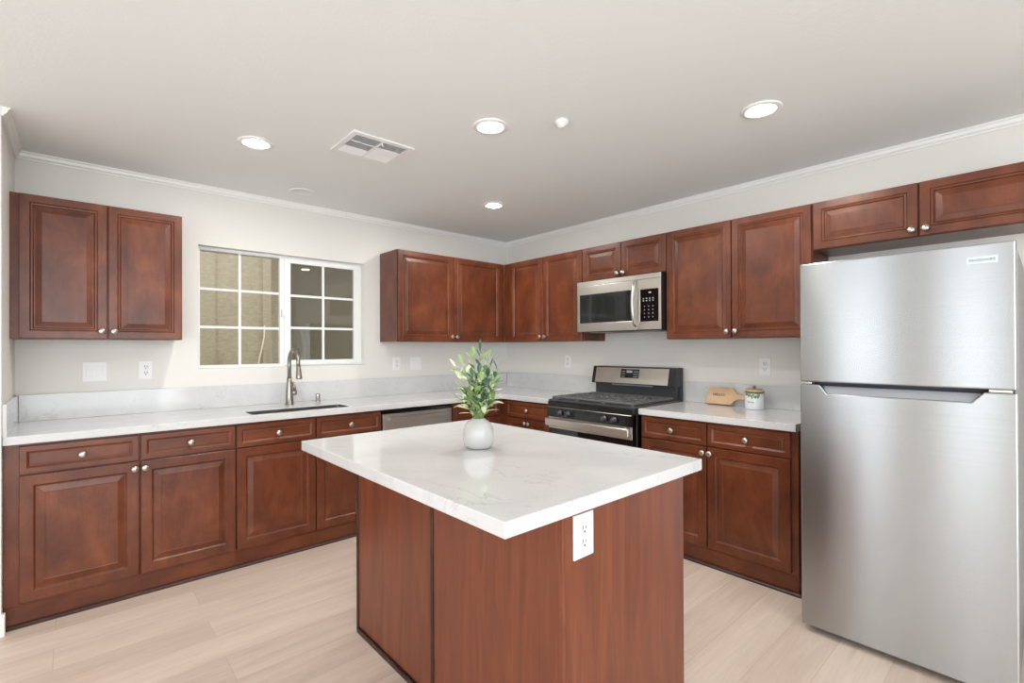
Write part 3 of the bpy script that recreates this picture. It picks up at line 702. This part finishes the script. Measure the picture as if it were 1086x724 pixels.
h3 = (2 * vd - 2 * i_) / 3
for hx in (0, 1):
    for band in range(3):
        y0 = -vd + i_ + band * h3; xa, xb = (-vw + i_ + .002, -.008) if hx == 0 else (.008, vw - i_ - .002)
        b = B(); nsl = 6
        for k in range(nsl):
            yy = y0 + h3 * (k + .5) / nsl; ang = (.75, .7, -.75)[band] if hx == 0 else (.75, -.5, -.75)[band]
            box(b, xa, xb, yy - .0062, yy + .0062, -.0062, -.0052, rot=Matrix.Rotation(ang, 3, 'X'))
        if band < 2: box(b, xa, xb, y0 + h3 - .002, y0 + h3 + .002, -.010, -.003)
        obj('louver', b, 'plastic', vt)
b = B(); tube(b, [(0, -vd + i_ + .012, -.009), (.004, -vd + i_ + .010, -.026)], .004, 8); obj('damper_lever', b, 'plastic', vt)

# ------------------------------------------------------------------ cutting board and jar
cb = empty('cutting_board', (-.062, -2.217, ZH), RW); tag(cb, 'wooden paddle cutting board lettered HELLO leaning on the backsplash', 'cutting board')
b = B()
poly = [(.0, .006), (.006, .0), (.172, .0), (.182, .006), (.196, .026), (.212, .038), (.235, .042), (.275, .042), (.284, .050), (.284, .066), (.275, .074), (.235, .074), (.212, .080), (.200, .096), (.186, .116), (.176, .122), (.014, .122), (.008, .116)]
prism(b, poly, -.0155, 0, 'xz')
rx = Matrix.Rotation(math.radians(-17), 4, 'X')
for v in b.verts: v.co = rx @ v.co
shift(b, 0, 0, .0046); bo = obj('board', b, 'board', cb, bevel=.002)
b = text_bm('HELLO', .023, .0003, 1.15, 1.05, .0004); shift(b, .088, -.0160, .066)
for v in b.verts: v.co = rx @ v.co
shift(b, 0, 0, .0046); obj('lettering', b, 'ink', bo)
jr = empty('lidded_jar', (-.125, -2.571, ZH), RW + .3); tag(jr, 'white lidded jar with printed wreath in front of the board handle', 'jar')
b = B(); lathe(b, [(.052, 0), (.056, .003), (.057, .008), (.057, .098), (.055, .103), (.050, .105), (.001, .105)], seg=36); jb = obj('body', b, 'jar', jr)
b = B(); lathe(b, [(.0555, .1055), (.0580, .107), (.0580, .119), (.056, .1205), (.052, .1208)], seg=36); obj('lid_rim', b, 'lid', jr)
b = B(); lathe(b, [(.052, .121), (.055, .1215), (.055, .1265), (.052, .127)], seg=36); obj('lid_seal', b, 'cream', jr)
b = B(); lathe(b, [(.050, .1272), (.050, .131), (.046, .133), (.02, .134), (.001, .134)], seg=36); ld = obj('lid', b, 'lid', jr)
b = B(); lathe(b, [(.006, .1345), (.006, .138), (.012, .144), (.012, .150), (.006, .155), (.001, .156)], seg=16); obj('lid_knob', b, 'lid', jr)
b = B()
rnd = random.Random(3)
for k in range(46):
    t_ = rnd.random(); a = -PI / 2 - .95 + t_ * 1.5 + rnd.uniform(-.1, .1); z = .097 - .03 * max(0, 1 - abs(t_ - .6) * 2.2) * rnd.random() + rnd.uniform(-.006, .006)
    n = Vector((math.cos(a), math.sin(a), 0)); tg = Vector((-n.y, n.x, 0)); c = n * .0578 + Vector((0, 0, z)); an = rnd.uniform(0, PI); d1 = tg * math.cos(an) + Vector((0, 0, 1)) * math.sin(an); d2 = n.cross(d1)
    s1, s2 = .009, .0035
    vs = [b.verts.new(c + d1 * s1), b.verts.new(c + d2 * s2 + n * .002), b.verts.new(c - d1 * s1), b.verts.new(c - d2 * s2 + n * .002)]
    f = b.faces.new(vs); f.material_index = rnd.choice((0, 1, 1))
obj('wreath', b, ['leaf_d', 'leaf_m'], jb)
b = text_bm('Home', .017, .0003, 1.0, 1.0)
for v in b.verts:
    a = -PI / 2 - .35 + v.co.x / .057; v.co = Vector((math.cos(a) * (.0574 - v.co.y * .5), math.sin(a) * (.0574 - v.co.y * .5), v.co.z + .050))
obj('lettering', b, 'ink', jb)

# ------------------------------------------------------------------ vase and greenery
VX, VY = -2.252, -2.322
va = B(); lathe(va, [(.036, 0), (.050, .003), (.058, .014), (.062, .034), (.0625, .056), (.060, .078), (.052, .098), (.040, .110), (.029, .115), (.027, .120), (.0255, .120), (.025, .114), (.036, .100), (.048, .08), (.05, .03), (.035, .012), (.001, .01)], seg=40)
tag(obj('vase', va, 'ceramic', loc=(VX, VY, .914)), 'small rounded white ceramic vase on the island top', 'vase')
pl = empty('leafy_branches', (VX, VY, .926)); tag(pl, 'bunch of green and pale leafy stems standing in the vase', 'plant')
def leaf(b, p, d, up, ln, wd, mi, droop=.15):
    d = d.normalized(); s = d.cross(up)
    if s.length < 1e-3: s = Vector((1, 0, 0))
    s.normalize(); n = s.cross(d)
    prof = [(0, .12), (.25, .75), (.5, 1), (.75, .72), (1, .03)]
    L_, C_, R_ = [], [], []
    for t_, w_ in prof:
        c = p + d * ln * t_ - Vector((0, 0, 1)) * droop * ln * t_ * t_
        L_.append(b.verts.new(c + s * wd * w_ / 2 + n * wd * .12 * w_)); C_.append(b.verts.new(c)); R_.append(b.verts.new(c - s * wd * w_ / 2 + n * wd * .12 * w_))
    for i in range(4):
        for A, Bq in ((L_, C_), (C_, R_)):
            f = b.faces.new((A[i], A[i + 1], Bq[i + 1], Bq[i])); f.material_index = mi; f.smooth = True
rnd = random.Random(11)
right = Vector((.75, -.66, 0)); toward = Vector((-.66, -.75, 0))
# (lean right, lean toward camera, length, pale?)
stems = [(.02, .0, .275, 0), (-.05, .02, .262, 0), (.10, -.01, .262, 0), (-.17, .02, .235, 1), (.24, .02, .235, 0), (-.26, -.04, .235, 1), (.14, -.12, .225, 0), (-.10, -.14, .21, 1),
         (.34, .03, .15, 1), (-.38, .05, .14, 1), (.06, .20, .17, 1), (-.08, .24, .19, 0), (.22, .20, .16, 0), (.48, .10, .10, 1), (-.52, .10, .10, 1), (.0, -.22, .20, 0), (-.28, .20, .12, 0), (.30, -.2, .18, 0)]
for k, (lr, tw, ln, pale) in enumerate(stems):
    b = B(); base_ = Vector((lr * .022, tw * .02, 0)); hd = (right * lr + toward * tw) * (1.4 if ln > .2 else 1.1)
    pts = [base_ * .3, right * lr * .03 + toward * tw * .03 + Vector((0, 0, .10))]
    top = Vector((0, 0, .105))
    n = 7
    for i in range(1, n + 1):
        t_ = i / n; pts.append(top + hd * (.03 + ln * t_ * (.75 + .25 * t_)) * .95 + Vector((0, 0, ln * t_ * (1 - .35 * min(1, hd.length) * t_))))
    tube(b, pts, [.002] * 2 + [.0018 * (1 - .6 * i / n) for i in range(1, n + 1)], 6, mi=0)
    sg = obj('stem', b, 'stem', pl)
    lb = B()
    nn = 13 if ln > .18 else 10
    for j in range(nn):
        t_ = .0 + 1.0 * j / (nn - 1); u = 2 + (len(pts) - 3) * t_; i = min(int(u), len(pts) - 2); p = pts[i].lerp(pts[i + 1], u - i)
        dr_ = (pts[i + 1] - pts[i]).normalized(); a = j * 2.4 + rnd.uniform(-.4, .4); o_ = dr_.orthogonal().normalized(); o_ = Matrix.Rotation(a, 3, dr_) @ o_
        d = dr_ * rnd.uniform(.6, 1.1) + o_ * rnd.uniform(.7, 1.1)
        if j == nn - 1: d = dr_
        mi = (2 if rnd.random() < .65 else 1) if pale else (0 if rnd.random() < .68 else 1)
        leaf(lb, p, d, Vector((rnd.uniform(-.3, .3), rnd.uniform(-.3, .3), 1)), rnd.uniform(.046, .066), rnd.uniform(.015, .022), mi)
    obj('leaves', lb, ['leaf_d', 'leaf_m', 'leaf_p'], sg)
